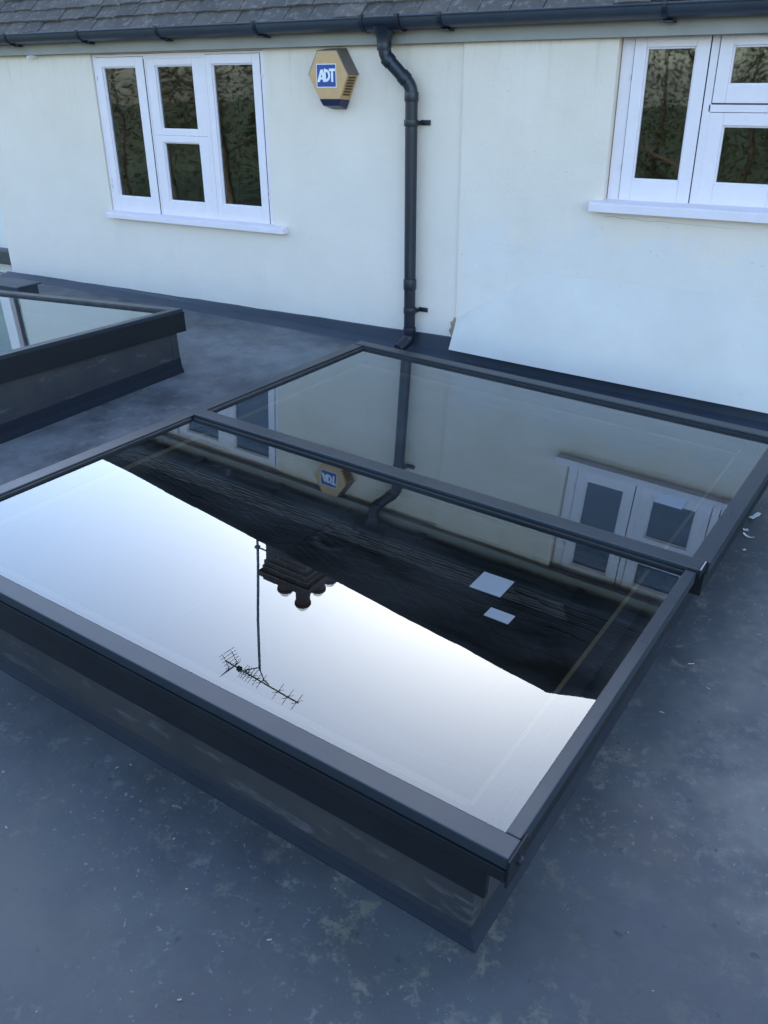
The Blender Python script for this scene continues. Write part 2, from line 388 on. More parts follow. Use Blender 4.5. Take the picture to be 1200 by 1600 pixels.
# ------------------------------------------------------------------ rooflights
def ring_strip(F, parent, a, bb, c, d, spread, rise, name, mat):
    """sloped fillet of coating round the base of an upstand, following the roof"""
    b = MB(); inn = [(a, c), (bb, c), (bb, d), (a, d)]; out = [(a-spread, c-spread), (bb+spread, c-spread), (bb+spread, d+spread), (a-spread, d+spread)]
    N = 10; vs = []; 
    for i in range(4):
        for j in range(N):
            t = j/N
            pi = [inn[i][q]*(1-t)+inn[(i+1) % 4][q]*t for q in (0, 1)]; po = [out[i][q]*(1-t)+out[(i+1) % 4][q]*t for q in (0, 1)]
            wi = F.roof_w(*pi); wo = F.roof_w(*po)
            s2 = .004
            pm = [pi[q]*.75+po[q]*.25 for q in (0, 1)]
            vs += [(pi[0], pi[1], wi+rise), (pm[0], pm[1], F.roof_w(*pm)+rise*.45), (po[0], po[1], wo+s2), (po[0], po[1], wo-.01)]
    n = 4*N
    fs = []
    for i in range(n):
        j = (i+1) % n
        for q in range(3): fs.append((i*4+q, i*4+q+1, j*4+q+1, j*4+q))
    b.add(vs, fs); return b.build(name, mat, parent, 0, False)

def upstand(F, parent, a, bb, c, d):
    b = MB(); T = .05
    def corner(u, v): return F.roof_w(u, v) - .45
    def wall(u0, u1, v0, v1):
        vs = [(u0,v0,corner(u0,v0)),(u1,v0,corner(u1,v0)),(u1,v1,corner(u1,v1)),(u0,v1,corner(u0,v1)),(u0,v0,-.03),(u1,v0,-.03),(u1,v1,-.03),(u0,v1,-.03)]
        b.add(vs, ((0,3,2,1),(4,5,6,7),(0,1,5,4),(1,2,6,5),(2,3,7,6),(3,0,4,7)))
    wall(a, bb, c, c+T); wall(a, bb, d-T, d); wall(a, a+T, c+T, d-T); wall(bb-T, bb, c+T, d-T)
    b.build('upstand', 'upstand_coating', parent, .004)
    b = MB()                                     # plaster lining inside
    def lin(u0, u1, v0, v1):
        b.box((u0, v0, -.85), (u1, v1, -.10))
    e = T+.002
    lin(a+e, bb-e, c+e, c+e+.012); lin(a+e, bb-e, d-e-.012, d-e); lin(a+e, a+e+.012, c+e+.012, d-e-.012); lin(bb-e-.012, bb-e, c+e+.012, d-e-.012)
    b.build('shaft_lining', 'inner_plaster', parent)

def bar(parent, name, a, c, mat='frame_aluminium', bev=.003):
    return MB().box(a, c).build(name, mat, parent, bev)

rl = empty('rooflight', (0, 0, 0), 'large dark grey framed flat rooflight with two panes, a crossbar and sky reflected', 'rooflight', 'rooflights on the flat roof')
rl.matrix_world = FM.M4()
upstand(FM, rl, U0, U1, V0, V1)
ring_strip(FM, rl, U0, U1, V0, V1, .026, .028, 'base_flashing', 'fillet_coating')
cw = -.040
fr = bar(rl, 'front_bar', (-.02, -2.547, -.030), (2.098, -2.490, .0))
bar(fr, 'drip_lip', (-.02, -2.551, -.062), (2.098, -2.535, -.032), 'frame_side', .002)
bar(rl, 'front_fascia', (-.015, -2.536, -.155), (2.055, -2.520, -.063), 'frame_side', .002)
ep = bar(rl, 'end_plate', (2.099, -2.552, -.072), (2.104, -2.470, .0005), 'frame_side', .001)
b = MB(); b.tube([(2.104, -2.505, -.035), (2.110, -2.505, -.035), (2.114, -2.505, -.035)], [.011, .011, .006], 12); b.build('bolt', 'pvc_black', ep, 0, True)
# left side: front and back lengths of one capping
bar(rl, 'side_bar', (-.034, -2.489, cw), (.0235, -.0605, .0))
bar(rl, 'side_bar', (2.063, -2.489, cw), (2.096, -1.289, -.001)); bar(rl, 'side_bar', (2.060, -1.217, cw), (2.116, -.0605, .003))
bar(rl, 'side_fascia', (2.066, -2.488, -.115), (2.085, -1.302, -.041), 'frame_side', .002); bar(rl, 'side_fascia', (2.070, -1.219, -.12), (2.108, -.06, -.041), 'frame_side', .002)
bar(rl, 'side_fascia', (-.03, -2.488, -.15), (-.014, -.001, -.041), 'frame_side', .002)
bar(rl, 'back_bar', (-.030, -.060, cw), (2.116, .0, .003))
bar(rl, 'back_fascia', (-.013, -.016, -.15), (2.108, -.002, -.041), 'frame_side', .002)
cb = bar(rl, 'crossbar', (.024, -1.284, -.012), (2.102, -1.218, .006))
bar(cb, 'crossbar_gasket', (.023, -1.284, -.034), (2.062, -1.220, -.0125), 'gasket_rubber', .001)
e2 = bar(cb, 'end_cap', (2.1025, -1.288, -.020), (2.107, -1.214, .0065), 'frame_side', .001)
bar(cb, 'bright_edge', (2.1030, -1.2875, .0067), (2.1072, -1.225, .0085), 'bare_metal', 0)
# dark gaskets between capping and glass
for (a, c) in (((.022, -2.489, cw), (.036, -1.303, -.006)), ((.024, -1.213, cw), (.044, -.0615, -.006)), ((.0445, -.075, cw), (2.059, -.0607, -.005)), ((.0365, -1.298, -.036), (2.060, -1.2885, -.007))):
    bar(rl, 'gasket', a, c, 'gasket_rubber', .001)
def pane(parent, a, c, mat='front_glass'):
    b = MB(); (u0, v0), (u1, v1) = a, c
    b.add([(u0, v0, -.014), (u1, v0, -.014), (u1, v1, -.014), (u0, v1, -.014)], [(0, 1, 2, 3)])
    return b.build('pane', mat, parent)
pane(rl, (.036, -2.492), (2.064, -1.295)); pane(rl, (.044, -1.225), (2.062, -.070), 'rear_glass')
b = MB()                                         # timber ledge just below the glass
for (a, c) in (((.09, -2.44, -.10), (.12, -.16, -.055)), ((1.955, -2.44, -.10), (2.008, -.16, -.035)), ((.121, -2.44, -.10), (1.954, -2.41, -.055)), ((.121, -.19, -.10), (1.954, -.16, -.055)), ((.121, -1.30, -.12), (1.954, -1.22, -.055))): b.box(a, c)
b.build('inner_timber_ledge', 'inner_timber', rl, .003)

ll = empty('rooflight', (0, 0, 0), 'smaller dark framed rooflight at the left edge, cream wall reflected in its pane', 'rooflight', 'rooflights on the flat roof')
ll.matrix_world = FL.M4()
upstand(FL, ll, LU0, LU1, LV0, LV1)
ring_strip(FL, ll, LU0, LU1, LV0, LV1, .008, .085, 'base_flashing', 'fillet_coating')
bar(ll, 'side_bar', (-.055, -2.005, -.030), (.0, -.0605, .0)); bar(ll, 'side_bar', (-2.0, -2.005, cw), (-1.945, -.0605, .0))
bar(ll, 'back_bar', (-2.0, -.060, cw), (.0, .0, .0)); bar(ll, 'front_bar', (-2.0, -2.062, cw), (.0, -2.006, .0))
bar(ll, 'side_fascia', (-.018, -2.05, -.125), (.004, .004, -.031), 'frame_side', .002)
bar(ll, 'drip_lip', (-.012, -2.04, -.031+.0005), (.006, .003, -.018), 'frame_side', .001)
bar(ll, 'front_fascia', (-1.98, -2.056, -.125), (-.019, -2.036, -.041), 'frame_side', .002); bar(ll, 'side_fascia', (-1.996, -2.03, -.125), (-1.976, -.02, -.041), 'frame_side', .002)
bar(ll, 'back_fascia', (-1.97, -.018, -.125), (-.02, .002, -.041), 'frame_side', .002)
bar(ll, 'gasket', (-1.944, -.078, cw), (-.056, -.0607, -.004), 'gasket_rubber', .001)
pane(ll, (-1.946, -2.008), (-.054, -.072), 'side_glass')

# paper labels stuck under the glass
for (cu, cv, su, sv, rot, lab) in ((1.622, -1.690, .098, .098, .02, 'larger square pale label on the front pane of the rooflight'),
                                   (1.712, -1.820, .074, .046, .0, 'small oblong pale label on the front pane of the rooflight'),
                                   (1.885, -.842, .098, .088, -.03, 'pale label on the rear pane over the reflected window')):
    b = MB(); T = Matrix.Rotation(rot, 4, 'Z')
    b.box((-su/2, -sv/2, -.0005), (su/2, sv/2, .0005), T); o = b.build('glass_label', 'label_paper')
    o.matrix_world = FM.M4() @ Matrix.Translation((cu, cv, -.0128)); tag(o, lab, 'label', 'labels stuck on the rooflight glass')

# ------------------------------------------------------------------ house
house = empty('house', (0, 0, GZ), 'cream rendered house with white casement windows and a tiled roof', 'house')
HM = Matrix.Translation((0, 0, -GZ))
def H(o):            # a part built in world coordinates, hung under the house
    o.parent = house; o.matrix_parent_inverse = house.matrix_basis.inverted() if False else Matrix.Translation((0, 0, -GZ)); return o
def panel(x0, x1, z0, z1, y0, y1, hole):
    b = MB(); hx0, hx1, hz0, hz1 = hole
    xs = [x0, hx0, hx1, x1]; zs = [z0, hz0, hz1, z1]; vs = [(x, y, z) for y in (y0, y1) for z in zs for x in xs]
    I = lambda i, j, s: s*16 + j*4 + i; fs = []
    for i in range(3):
        for j in range(3):
            if i == 1 and j == 1: continue
            fs.append((I(i,j,0), I(i+1,j,0), I(i+1,j+1,0), I(i,j+1,0))); fs.append((I(i,j,1), I(i,j+1,1), I(i+1,j+1,1), I(i+1,j,1)))
    for (p, q) in (((1,1),(2,1)), ((2,1),(2,2)), ((2,2),(1,2)), ((1,2),(1,1))): fs.append((I(*p,0), I(*p,1), I(*q,1), I(*q,0)))
    for i in range(3):
        fs.append((I(i,0,0), I(i,0,1), I(i+1,0,1), I(i+1,0,0))); fs.append((I(i,3,0), I(i+1,3,0), I(i+1,3,1), I(i,3,1)))
        fs.append((I(0,i,0), I(0,i+1,0), I(0,i+1,1), I(0,i,1))); fs.append((I(3,i,0), I(3,i,1), I(3,i+1,1), I(3,i+1,0)))
    return b.add(vs, fs)
W1 = (-4.985, -3.535, -.862, .158); W2 = (-1.412, .43, -.605, .222)
WT = .235
H(panel(-6.24, -2.2205, GZ, WT, 0, .25, W1).build('wall', 'wall_paint'))
H(panel(-2.22, .72, GZ, WT, -.014, .25, W2).build('wall', 'wall_paint'))
b = MB(); b.box((-6.24, .25, GZ), (-5.99, 7.4, WT)); b.box((.47, .25, GZ), (.72, 7.4, WT)); b.box((-6.24, 7.4, GZ), (.72, 7.65, WT)); H(b.build('wall', 'wall_paint'))
b = MB(); b.box((-5.98, 2.6, -2.2), (.46, 2.7, .23)); H(b.build('inner_wall', 'interior_dark'))
b = MB(); b.box((-5.98, .26, -1.6), (.46, 2.59, -1.5)); H(b.build('inner_floor', 'dark_floor'))
b = MB(); b.box((-5.98, .26, .20), (.46, 7.35, .228)); H(b.build('inner_ceiling', 'interior_dark'))
# plaster splay at the foot of the right-hand wall
b = MB(); Y = -.0145
xs = [-1.71, -.8, 0.2, 1.2, 2.4]; zb = lambda x: -1.40-.038*(x+2.16)
vs = [(-2.215, Y, -1.255), (-2.185, -.168, zb(-2.185))] + [q for x in xs for q in ((x, Y, -.95-.004*(x+1.71)), (x, -.176, zb(x)))]
fs = [(0, 1, 2), (1, 3, 2)] + [(2+2*i, 3+2*i, 5+2*i, 4+2*i) for i in range(len(xs)-1)]
n0 = len(vs); vs += [(-2.185, Y, zb(-2.185)), (2.4, Y, zb(2.4))]
fs += [(0, n0, 1), (1, n0, n0+1, 3+2*(len(xs)-1))] + []
H(b.add(vs, fs).build('plaster_splay', 'splay_paint', None, 0, True))
b = MB(); poly = [(-2.222, -1.25), (-2.238, -1.256), (-2.244, -1.275), (-2.262, -1.285), (-2.255, -1.312), (-2.270, -1.335), (-2.252, -1.366), (-2.222, -1.372)]
b.prism(poly, lambda p, q, t: (p, t, q), -.004, .0); H(b.build('broken_plaster', 'damaged_plaster'))
# flashing along the foot of the wall: upright strip and sloped fillet
b = MB()
def strip(x0, x1, top, yo, n=10):
    vs = []
    for i in range(n+1):
        x = x0+(x1-x0)*i/n; zt = top(x) + .0016*math.sin(x*7.3) + .0012*math.sin(x*19.1+1); r0 = zr(x, -.05)
        vs += [(x, yo, zt), (x, yo-.012, zt-.003), (x, yo-.02, min(zt-.01, r0+.035)), (x, yo-.075, zr(x, yo-.075)+.004), (x, yo-.085, zr(x, yo-.085)-.01)]
    b.add(vs, [(i*5+q, i*5+q+1, (i+1)*5+q+1, (i+1)*5+q) for i in range(n) for q in range(4)])
strip(-6.3, -2.19, lambda x: -1.373, -.001, 24)
strip(-2.188, 3.3, lambda x: zb(x)+.004, -.10, 16)
H(b.build('wall_flashing', 'flashing_coating'))

b = MB(); rc = random.Random(8); pts = [(-1.40+.05*i, -.0142, -.632-.004*i*.3+rc.uniform(-.004, .004)) for i in range(14)]
b.tube(pts, [.0012*(1-.05*i) for i in range(14)], 5); H(b.build('plaster_crack', 'crack_line'))
# ---- windows
def framebox(b, x0, x1, z0, z1, wl, wr, wb, wt, y0, y1):
    b.box((x0, y0, z0), (x0+wl, y1, z1)); b.box((x1-wr, y0, z0), (x1, y1, z1))
    b.box((x0+wl, y0, z0), (x1-wr, y1, z0+wb)); b.box((x0+wl, y0, z1-wt), (x1-wr, y1, z1))
def window(name, outer, lights, sill, yf, muls):
    x0, x1, z0, z1 = outer
    root = H(empty(name)); root.matrix_parent_inverse = Matrix.Identity(4); root.location = ((x0+x1)/2, yf, z0-GZ)
    L = lambda b: (setattr(b, 'v', [(x-(x0+x1)/2, y-yf, z-z0) for (x, y, z) in b.v]), b)[1]
    b = MB(); framebox(b, x0+.001, x1-.001, z0+.001, z1-.001, .03, .03, .035, .03, yf, yf+.07)
    L(b).build('frame', 'window_paint', root, .002)
    for (a, c, d, e) in muls:
        b = MB(); b.box((a, yf+.001, d), (c, yf+.069, e)); L(b).build('mullion', 'window_paint', root, .002)
    for (kind, a, c, d, e, ga, gc, gd, ge) in lights:   # outer then glass
        yo = yf-.006 if kind == 'sash' else yf+.004
        b = MB(); framebox(b, a, c, d, e, ga-a, c-gc, gd-d, e-ge, yo, yo+.05)
        s_ = L(b).build('sash' if kind == 'sash' else 'fixed_light', 'window_paint', root, .003)
        b = MB(); g = .004   # putty bead
        framebox(b, ga-g, gc+g, gd-g, ge+g, .012, .012, .012, .012, yo+.010, yo+.028); L(b).build('glazing_bead', 'window_paint', s_, .003)
        b = MB(); b.add([(ga, yo+.022, gd), (gc, yo+.022, gd), (gc, yo+.022, ge), (ga, yo+.022, ge)], [(0, 1, 2, 3)])
        L(b).build('pane', 'window_glass', s_)
        if kind == 'sash':   # shadow gap behind the sash edge
            b = MB(); framebox(b, a-.002, c+.002, d-.004, e+.002, .004, .004, .006, .004, yf-.0012, yf+.02); L(b).build('shadow_gap', 'gap_dark', s_)
    sx0, sx1, sz0, sz1, sy = sill
    b = MB(); b.prism([(sy, sz0), (sy, sz1-.008), (sy+.01, sz1-.004), (yf+.01, sz1+.006), (yf+.01, sz0)], lambda p, q, t: (t, p, q), sx0, sx1)
    L(b).build('sill', 'sill_paint', root, .003)
    return root, L
w1, L1 = window('window', (-4.982, -3.538, -.860, .157),
    [('sash', -4.946, -4.520, -.822, .140, -4.898, -4.592, -.725, .084),
     ('fixed', -4.505, -4.035, -.320, .128, -4.430, -4.113, -.286, .088),
     ('fixed', -4.505, -4.035, -.822, -.3205, -4.430, -4.113, -.731, -.360),
     ('sash', -3.994, -3.572, -.822, .142, -3.949, -3.628, -.728, .091)],
    (-5.00, -3.425, -.866, -.826, -.055), .012, [(-4.516, -4.506, -.824, .127), (-4.034, -4.000, -.824, .127)])
for hx, hz in ((-4.958, -.62), (-4.958, -.66), (-3.562, -.62), (-3.562, -.66), (-3.562, .02), (-4.958, .02)):
    b = MB(); b.box((hx-.004, .006, hz-.012), (hx+.004, .014, hz+.012)); L1(b).build('hinge', 'sill_paint', w1, .001)
w2, L2 = window('window', (-1.408, .425, -.603, .220),
    [('sash', -1.347, -1.003, -.554, .178, -1.291, -1.062, -.457, .123),
     ('sash', -.960, -.585, -.110, .178, -.903, -.642, -.036, .123),
     ('fixed', -.975, -.575, -.560, -.150, -.900, -.650, -.459, -.204),
     ('sash', -.525, -.155, -.554, .178, -.469, -.211, -.457, .123),
     ('fixed', -.110, .385, -.560, .178, -.05, .33, -.457, .123)],
    (-1.466, .49, -.606, -.556, -.075), .030, [(-1.3785, -1.3495, -.5675, .1895), (-1.3490, -1.0000, .1805, .1895), (-.999, -.964, -.5675, .1895), (-.9635, -.5825, .1805, .1895), (-.974, -.58, -.148, -.116), (-.570, -.530, -.565, .188), (-.150, -.115, -.565, .188)])
for hz in (-.40, 0.0):
    b = MB(); b.box((-1.358, .024, hz-.014), (-1.351, .032, hz+.014)); L2(b).build('hinge', 'sill_paint', w2, .001)
# curtains hanging just inside the left window
for cx0, cx1 in ((-4.93, -4.72), (-3.80, -3.60), (-4.42, -4.34)):
    b = MB(); n = 14; vs = []
    for i in range(n+1):
        x = cx0+(cx1-cx0)*i/n; y = .36+.02*math.sin(i*2.1); vs += [(x, y, -1.0), (x, y, .18)]
    b.add(vs, [(2*i, 2*i+2, 2*i+3, 2*i+1) for i in range(n)])
    o = b.build('curtain', 'curtain'); H(o)

# ---- eaves
b = MB(); b.box((-6.28, -.052, .165), (.78, -.030, .262)); H(b.build('fascia', 'fascia_paint', None, .002))
b = MB(); b.box((-6.28, -.0295, .163), (.78, -.0145, .185)); H(b.build('soffit', 'fascia_paint', None, .001))
# gutter: half-round trough
def trough(x0, x1, r, t, cy, cz, n=14):
    b = MB(); vs = []
    for x in (x0, x1):
        for i in range(n+1):
            a = math.pi + math.pi*i/n; vs.append((x, cy+r*math.cos(a), cz+r*math.sin(a)))
        for i in range(n, -1, -1):
            a = math.pi + math.pi*i/n; vs.append((x, cy+(r-t)*math.cos(a), cz+(r-t)*math.sin(a)))
    m = 2*(n+1)
    b.add(vs, [(i, (i+1) % m, m+(i+1) % m, m+i) for i in range(m)] + [tuple(range(m)), tuple(range(m, 2*m))]); return b
GY, GZ2, GR = -.112, .285, .056
gut = H(trough(-6.32, .86, GR, .004, GY, GZ2).build('gutter', 'pvc_gutter', None, 0, True))
b = MB(); b.tube([(-6.32, GY-GR, GZ2), (.86, GY-GR, GZ2)], .006, 8); o = b.build('rim_bead', 'pvc_gutter', gut, 0, True)
for bx in (-5.60, -4.895, -4.21, -3.46, -2.29, -1.18, -.2, .7):
    b = trough(bx-.011, bx+.011, GR+.006, .005, GY, GZ2); b.box((bx-.011, -.062, .222), (bx+.011, -.053, .285)); b.box((bx-.011, GY-GR-.008, GZ2-.004), (bx+.011, GY-GR+.010, GZ2+.010))
    b.box((bx-.012, GY-.02, GZ2-GR-.014), (bx+.034, GY+.055, GZ2-GR-.007))
    b.build('gutter_bracket', 'pvc_black', gut, .001)
oc = -2.640
b = trough(oc-.105, oc+.105, GR+.009, .008, GY, GZ2); b.build('running_outlet', 'pvc_black', gut, 0, True)
for dx in (-.108, .108):
    b = trough(oc+dx-.012, oc+dx+.012, GR+.013, .011, GY, GZ2); b.box((oc+dx-.012, GY-GR-.016, GZ2-.004), (oc+dx+.012, GY-GR+.012, GZ2+.012)); b.build('union_clip', 'pvc_black', gut, .001)
# downpipe
dp = H(empty('downpipe')); dp.matrix_parent_inverse = Matrix.Identity(4); dp.location = (0, 0, -GZ)
PX, PY = -2.502, -.060
def pth(b, pts, r): return b.tube(pts, r, 20)
b = MB(); pth(b, [(oc, GY, .245), (oc, GY, .215), (oc, GY, .195), (oc, GY, .17)], [.066, .050, .041, .040]); b.build('outlet_spigot', 'pvc_black', dp, 0, True)
def bend(p0, p1, p2, rad, n=8):
    p0, p1, p2 = Vector(p0), Vector(p1), Vector(p2); a = p1+(p0-p1).normalized()*rad; c = p1+(p2-p1).normalized()*rad
    return [(a*(1-t)**2 + p1*2*t*(1-t) + c*t*t) for t in (i/n for i in range(n+1))]
A = Vector((oc, GY, .19)); B = Vector((oc, GY, .112)); Cc = Vector((PX, PY, -.034)); D = Vector((PX, PY, -.12))
pts = [A] + bend(A, B, Cc, .045) + bend(B, Cc, D, .045) + [D]
b = MB(); pth(b, pts, .0345); b.build('offset_bend', 'pvc_black', dp, 0, True)
dirBC = (Cc-B).normalized()
for q0, q1 in ((B+dirBC*.052, B+dirBC*.012), (Cc-dirBC*.035, Cc-dirBC*.075), (Vector((PX, PY, -.062)), Vector((PX, PY, -.108))), (Vector((oc, GY, .17)), Vector((oc, GY, .135)))):
    b = MB(); pth(b, [q0, q1], .0385); b.build('socket', 'pvc_black', dp, .002, True)
b = MB(); pth(b, [(PX, PY, -.10), (PX-.004, PY, -1.36)], .034); b.build('pipe', 'pvc_black', dp, 0, True)
for z0, z1 in ((-1.049, -1.108), (-1.335, -1.375)):
    b = MB(); pth(b, [(PX-.003, PY, z0), (PX-.003, PY, z1)], .0385); b.build('socket', 'pvc_black', dp, .002, True)
for z in (-.213, -1.232):
    b = MB(); pth(b, [(PX-.001, PY, z+.017), (PX-.001, PY, z-.017)], .0395); b.box((PX+.03, -.012, z-.013), (PX+.088, -.001, z+.013)); b.box((PX+.030, -.05, z-.011), (PX+.040, -.010, z+.011))
    b.build('pipe_clip', 'pvc_black', dp, .002, True)
S0 = Vector((PX-.004, PY, -1.36)); S1 = Vector((PX-.004, PY, -1.405)); S2 = Vector((PX-.03, PY-.085, -1.452))
b = MB(); pth(b, [S0]+bend(S0, S1, S2, .03)+[S2], .0355); b.build('shoe', 'pvc_black', dp, 0, True)
# overflow stub
b = MB(); b.tube([(-5.50, .02, .165), (-5.515, -.075, .150)], .011, 10); H(b.build('overflow_pipe', 'white_plastic', None, 0, True))

# ---- tiled roof
PIT = math.atan((4.09-.262)/(3.6+.125)); E0 = Vector((-6.30, -.125, .262)); 
ridge_z = 4.09; ridge_y = 3.6; apex = Vector((-2.2, ridge_y, ridge_z)); tanp = math.tan(PIT)
ER = .82; BK = Vector((-2.2, 5.2, ridge_z)); back_y = 7.75
cp, sp = math.cos(PIT), math.sin(PIT)
def rp(x, s, h=0): return Vector((x, E0.y + s*cp - h*sp, E0.z + s*sp + h*cp))     # along-slope s, lift h
SL = (ridge_z-E0.z)/sp
rb = MB()
P = [rp(-6.30, .03, -.03), rp(ER, .03, -.03), apex-Vector((0, 0, .06)), BK-Vector((0, 0, .06)), Vector((ER, back_y, E0.z)), Vector((-6.30, back_y, E0.z))]
rb.add(P, [(0, 1, 2), (1, 4, 3, 2), (4, 5, 3), (5, 0, 2, 3), (0, 5, 4, 1)])
roof = H(rb.build('roof', 'roof_tile'))
def hipx(s): return -6.30 + (apex.x+6.30)*(s/SL)
def hipr(s): return ER + (apex.x-ER)*(s/SL)
TW, GA, TL, TT = .168, .100, .265, .013
def tile_mesh():
    b = MB(); q = TW/2-.002
    vs = []
    n = 4
    for (yy, base) in ((0, .0), (TL, -.0)):
        for i in range(n+1):
            x = -q+2*q*i/n; cam_ = .004*(1-(2*i/n-1)**2); vs.append((x, yy, base+cam_))
        for i in range(n, -1, -1):
            x = -q+2*q*i/n; cam_ = .004*(1-(2*i/n-1)**2); vs.append((x, yy, base+cam_+TT))
    m = 2*(n+1)
    b.add(vs, [(i, (i+1) % m, m+(i+1) % m, m+i) for i in range(m)] + [tuple(range(m)), tuple(range(m, 2*m))])
    me = b.mesh('tile'); me.materials.append(M['roof_tile']); return b, me
tb, tme = tile_mesh()
lay = math.atan(2*TT/TL*1.15)
NC = int(SL/GA)
stuff = MB()
def tile_mat(x, s, jr, jl):
    o = rp(x, s, .030 + jl)
    ax = Vector((1, 0, 0)); sl = Vector((0, cp, sp)); nn = Vector((0, -sp, cp))
    a = -lay + jl*.3; sl2 = sl*math.cos(a) + nn*math.sin(a); nn2 = nn*math.cos(a) - sl*math.sin(a)
    ax2 = ax*math.cos(jr) + sl2*math.sin(jr); sl3 = sl2*math.cos(jr) - ax*math.sin(jr)
    return Matrix(((ax2.x, sl3.x, nn2.x, o.x), (ax2.y, sl3.y, nn2.y, o.y), (ax2.z, sl3.z, nn2.z, o.z), (0, 0, 0, 1)))
Hroof = Matrix.Translation((0, 0, 0))
for cidx in range(NC):
    s = cidx*GA - .01; x = hipx(max(s, 0)+.24) + TW/2 + (TW/2 if cidx % 2 else 0)
    while x < hipr(max(s, 0)+.24) - TW/2:
        jr = random.gauss(0, .012); jl = random.uniform(0, .006) + (.006 if random.random() < .06 else 0)
        T = tile_mat(x, s + random.uniform(-.006, .006), jr, jl)
        if cidx < 6 and -6.3 < x < -1.25:
            o = link('tile', tme, roof); o.matrix_basis = T
        else:
            stuff.add([T @ Vector(v) for v in tb.v], tb.f)
        x += TW
me = stuff.mesh('upper_tiles'); me.materials.append(M['dimmed_tile']); ot = link('upper_tiles', me, roof); ot['kind'] = 'stuff'
# hip and ridge tiles
hb = MB()
for h0, h1 in ((rp(-6.30, .0, .03), apex+Vector((0, 0, .02))), (rp(ER, .0, .03), apex+Vector((0, 0, .02))), (apex, BK)):
    n = int((h1-h0).length/.30)
    for i in range(n):
        a = h0.lerp(h1, i/n); c = h0.lerp(h1, (i+1.1)/n); z = random.uniform(.0, .010)
        hb.tube([a+Vector((0, 0, z-.035)), c+Vector((0, 0, z-.035))], [.088, .088], 12)
hb.build('ridge_tiles', 'dimmed_tile', roof, 0, True)['kind'] = 'stuff'

# ---- chimney
ch = H(empty('chimney')); ch.matrix_parent_inverse = Matrix.Identity(4); ch.location = (0, 0, -GZ)
cx0, cx1, cy0, cy1 = -6.05, -5.40, 3.02, 3.90
b = MB(); b.box((cx0, cy0, .3), (cx1, cy1, 3.44)); b.build('stack', 'chimney_brick', ch)
for (e_, z0, z1) in ((.02, 3.441, 3.515), (.035, 3.5155, 3.59), (.075, 3.5905, 3.665), (.03, 3.6655, 3.735)):
    b = MB(); b.box((cx0-e_, cy0-e_, z0), (cx1+e_, cy1+e_, z1)); b.build('corbel_course', 'chimney_brick', ch, .004)
b = MB(); b.box((cx0+.05, cy0+.05, 3.736), (cx1-.05, cy1-.05, 3.77)); b.build('flaunching', 'mortar', ch, .015)
for (px, py, h_) in ((-5.87, 3.20, .17), (-5.55, 3.16, .25), (-5.53, 3.48, .19), (-5.53, 3.76, .19), (-5.88, 3.66, .19)):
    b = MB(); b.lathe([(.02, 0), (.105, 0), (.100, .05), (.095, h_-.04), (.112, h_-.035), (.112, h_), (.085, h_), (.08, .02)], (px, py, 3.765), 18)
    pt = b.build('chimney_pot', 'pot_clay', ch, 0, True)
    b = MB(); zt = 3.765+h_
    for kx in range(10):
        a = math.pi*2*kx/10; b.tube([(px+.09*math.cos(a)*math.cos(t), py+.09*math.sin(a)*math.cos(t), zt+.095*math.sin(t)) for t in (0, .4, .8, 1.2, 1.5)], .0045, 5)
    for t in (.35, .75, 1.1):
        b.tube([(px+.09*math.cos(t)*math.cos(a), py+.09*math.cos(t)*math.sin(a), zt+.095*math.sin(t)) for a in (i*math.pi/8 for i in range(17))], .004, 5)
    b.lathe([(.084*math.cos(t), zt-3.765+.090*math.sin(t)) for t in (0, .3, .6, .9, 1.2, 1.5)], (px, py, 3.765), 16)
    b.build('wire_balloon', 'wire_mesh', pt, 0, True)

# ------------------------------------------------------------------ aerial on the chimney
AX, AY, AZ = -6.22, 3.06, 5.40
ae = empty('tv_aerial', (AX, AY, 2.3), 'television aerial on a tall thin pole strapped to the chimney, mirrored in the glass', 'aerial')
def A_(b): b.v = [(x-AX, y-AY, z-2.3) for (x, y, z) in b.v]; return b
b = MB(); b.tube([(AX, AY, 2.3), (AX+.004, AY, 3.6), (AX-.012, AY, 4.5), (AX, AY, AZ)], .019, 10); A_(b).build('pole', 'steel_grey', ae, 0, True)
for z in (3.32, 2.75):
    b = MB(); b.tube([(AX, AY, z), (cx0-.002, AY+.05, z+.05)], .012, 8); b.box((AX-.028, AY-.028, z-.02), (AX+.028, AY+.028, z+.02)); A_(b).build('bracket', 'steel_grey', ae)
B0 = Vector((-6.76, 2.965, 5.43)); B1 = Vector((-5.38, 2.84, 5.43)); bd = (B1-B0).normalized(); bs = Vector((-bd.y, bd.x, 0)); bu = Vector((0, 0, 1)); BL = (B1-B0).length
b = MB(); b.tube([B0, B1], .011, 8); A_(b).build('boom', 'steel_grey', ae, 0, True)
for t in (.98, .86, .73, .50, .44, .38, .34, .30, .27, .24):
    c = B0+bd*BL*t; ln = .10 if t > .6 else .085; b = MB()
    for sx in (-1, 1):
        for sz in (-1, 1): b.tube([c+bs*sx*.02, c+bs*sx*(.02+ln)+bu*sz*ln*.55], .0045, 5)
    b.tube([c-bs*.035, c+bs*.035], .009, 6); A_(b).build('director', 'steel_grey', ae)
b = MB(); c = B0+bd*BL*.19; b.box(c-Vector((.035, .03, .03)), c+Vector((.035, .03, .03))); A_(b).build('junction_box', 'pvc_black', ae, .006)
for sz in (-1, 1):
    b = MB(); r0 = B0+bd*BL*.10
    for i in range(5):
        q = r0 - bd*(.03*i) + bu*sz*(.02+.04*i); b.tube([q-bs*.15, q+bs*.15], .0045, 5)
    for sx in (-.08, .08): b.tube([r0+bs*sx+bu*sz*.0, r0-bd*.12+bs*sx+bu*sz*.18], .006, 5)
    A_(b).build('reflector', 'steel_grey', ae)
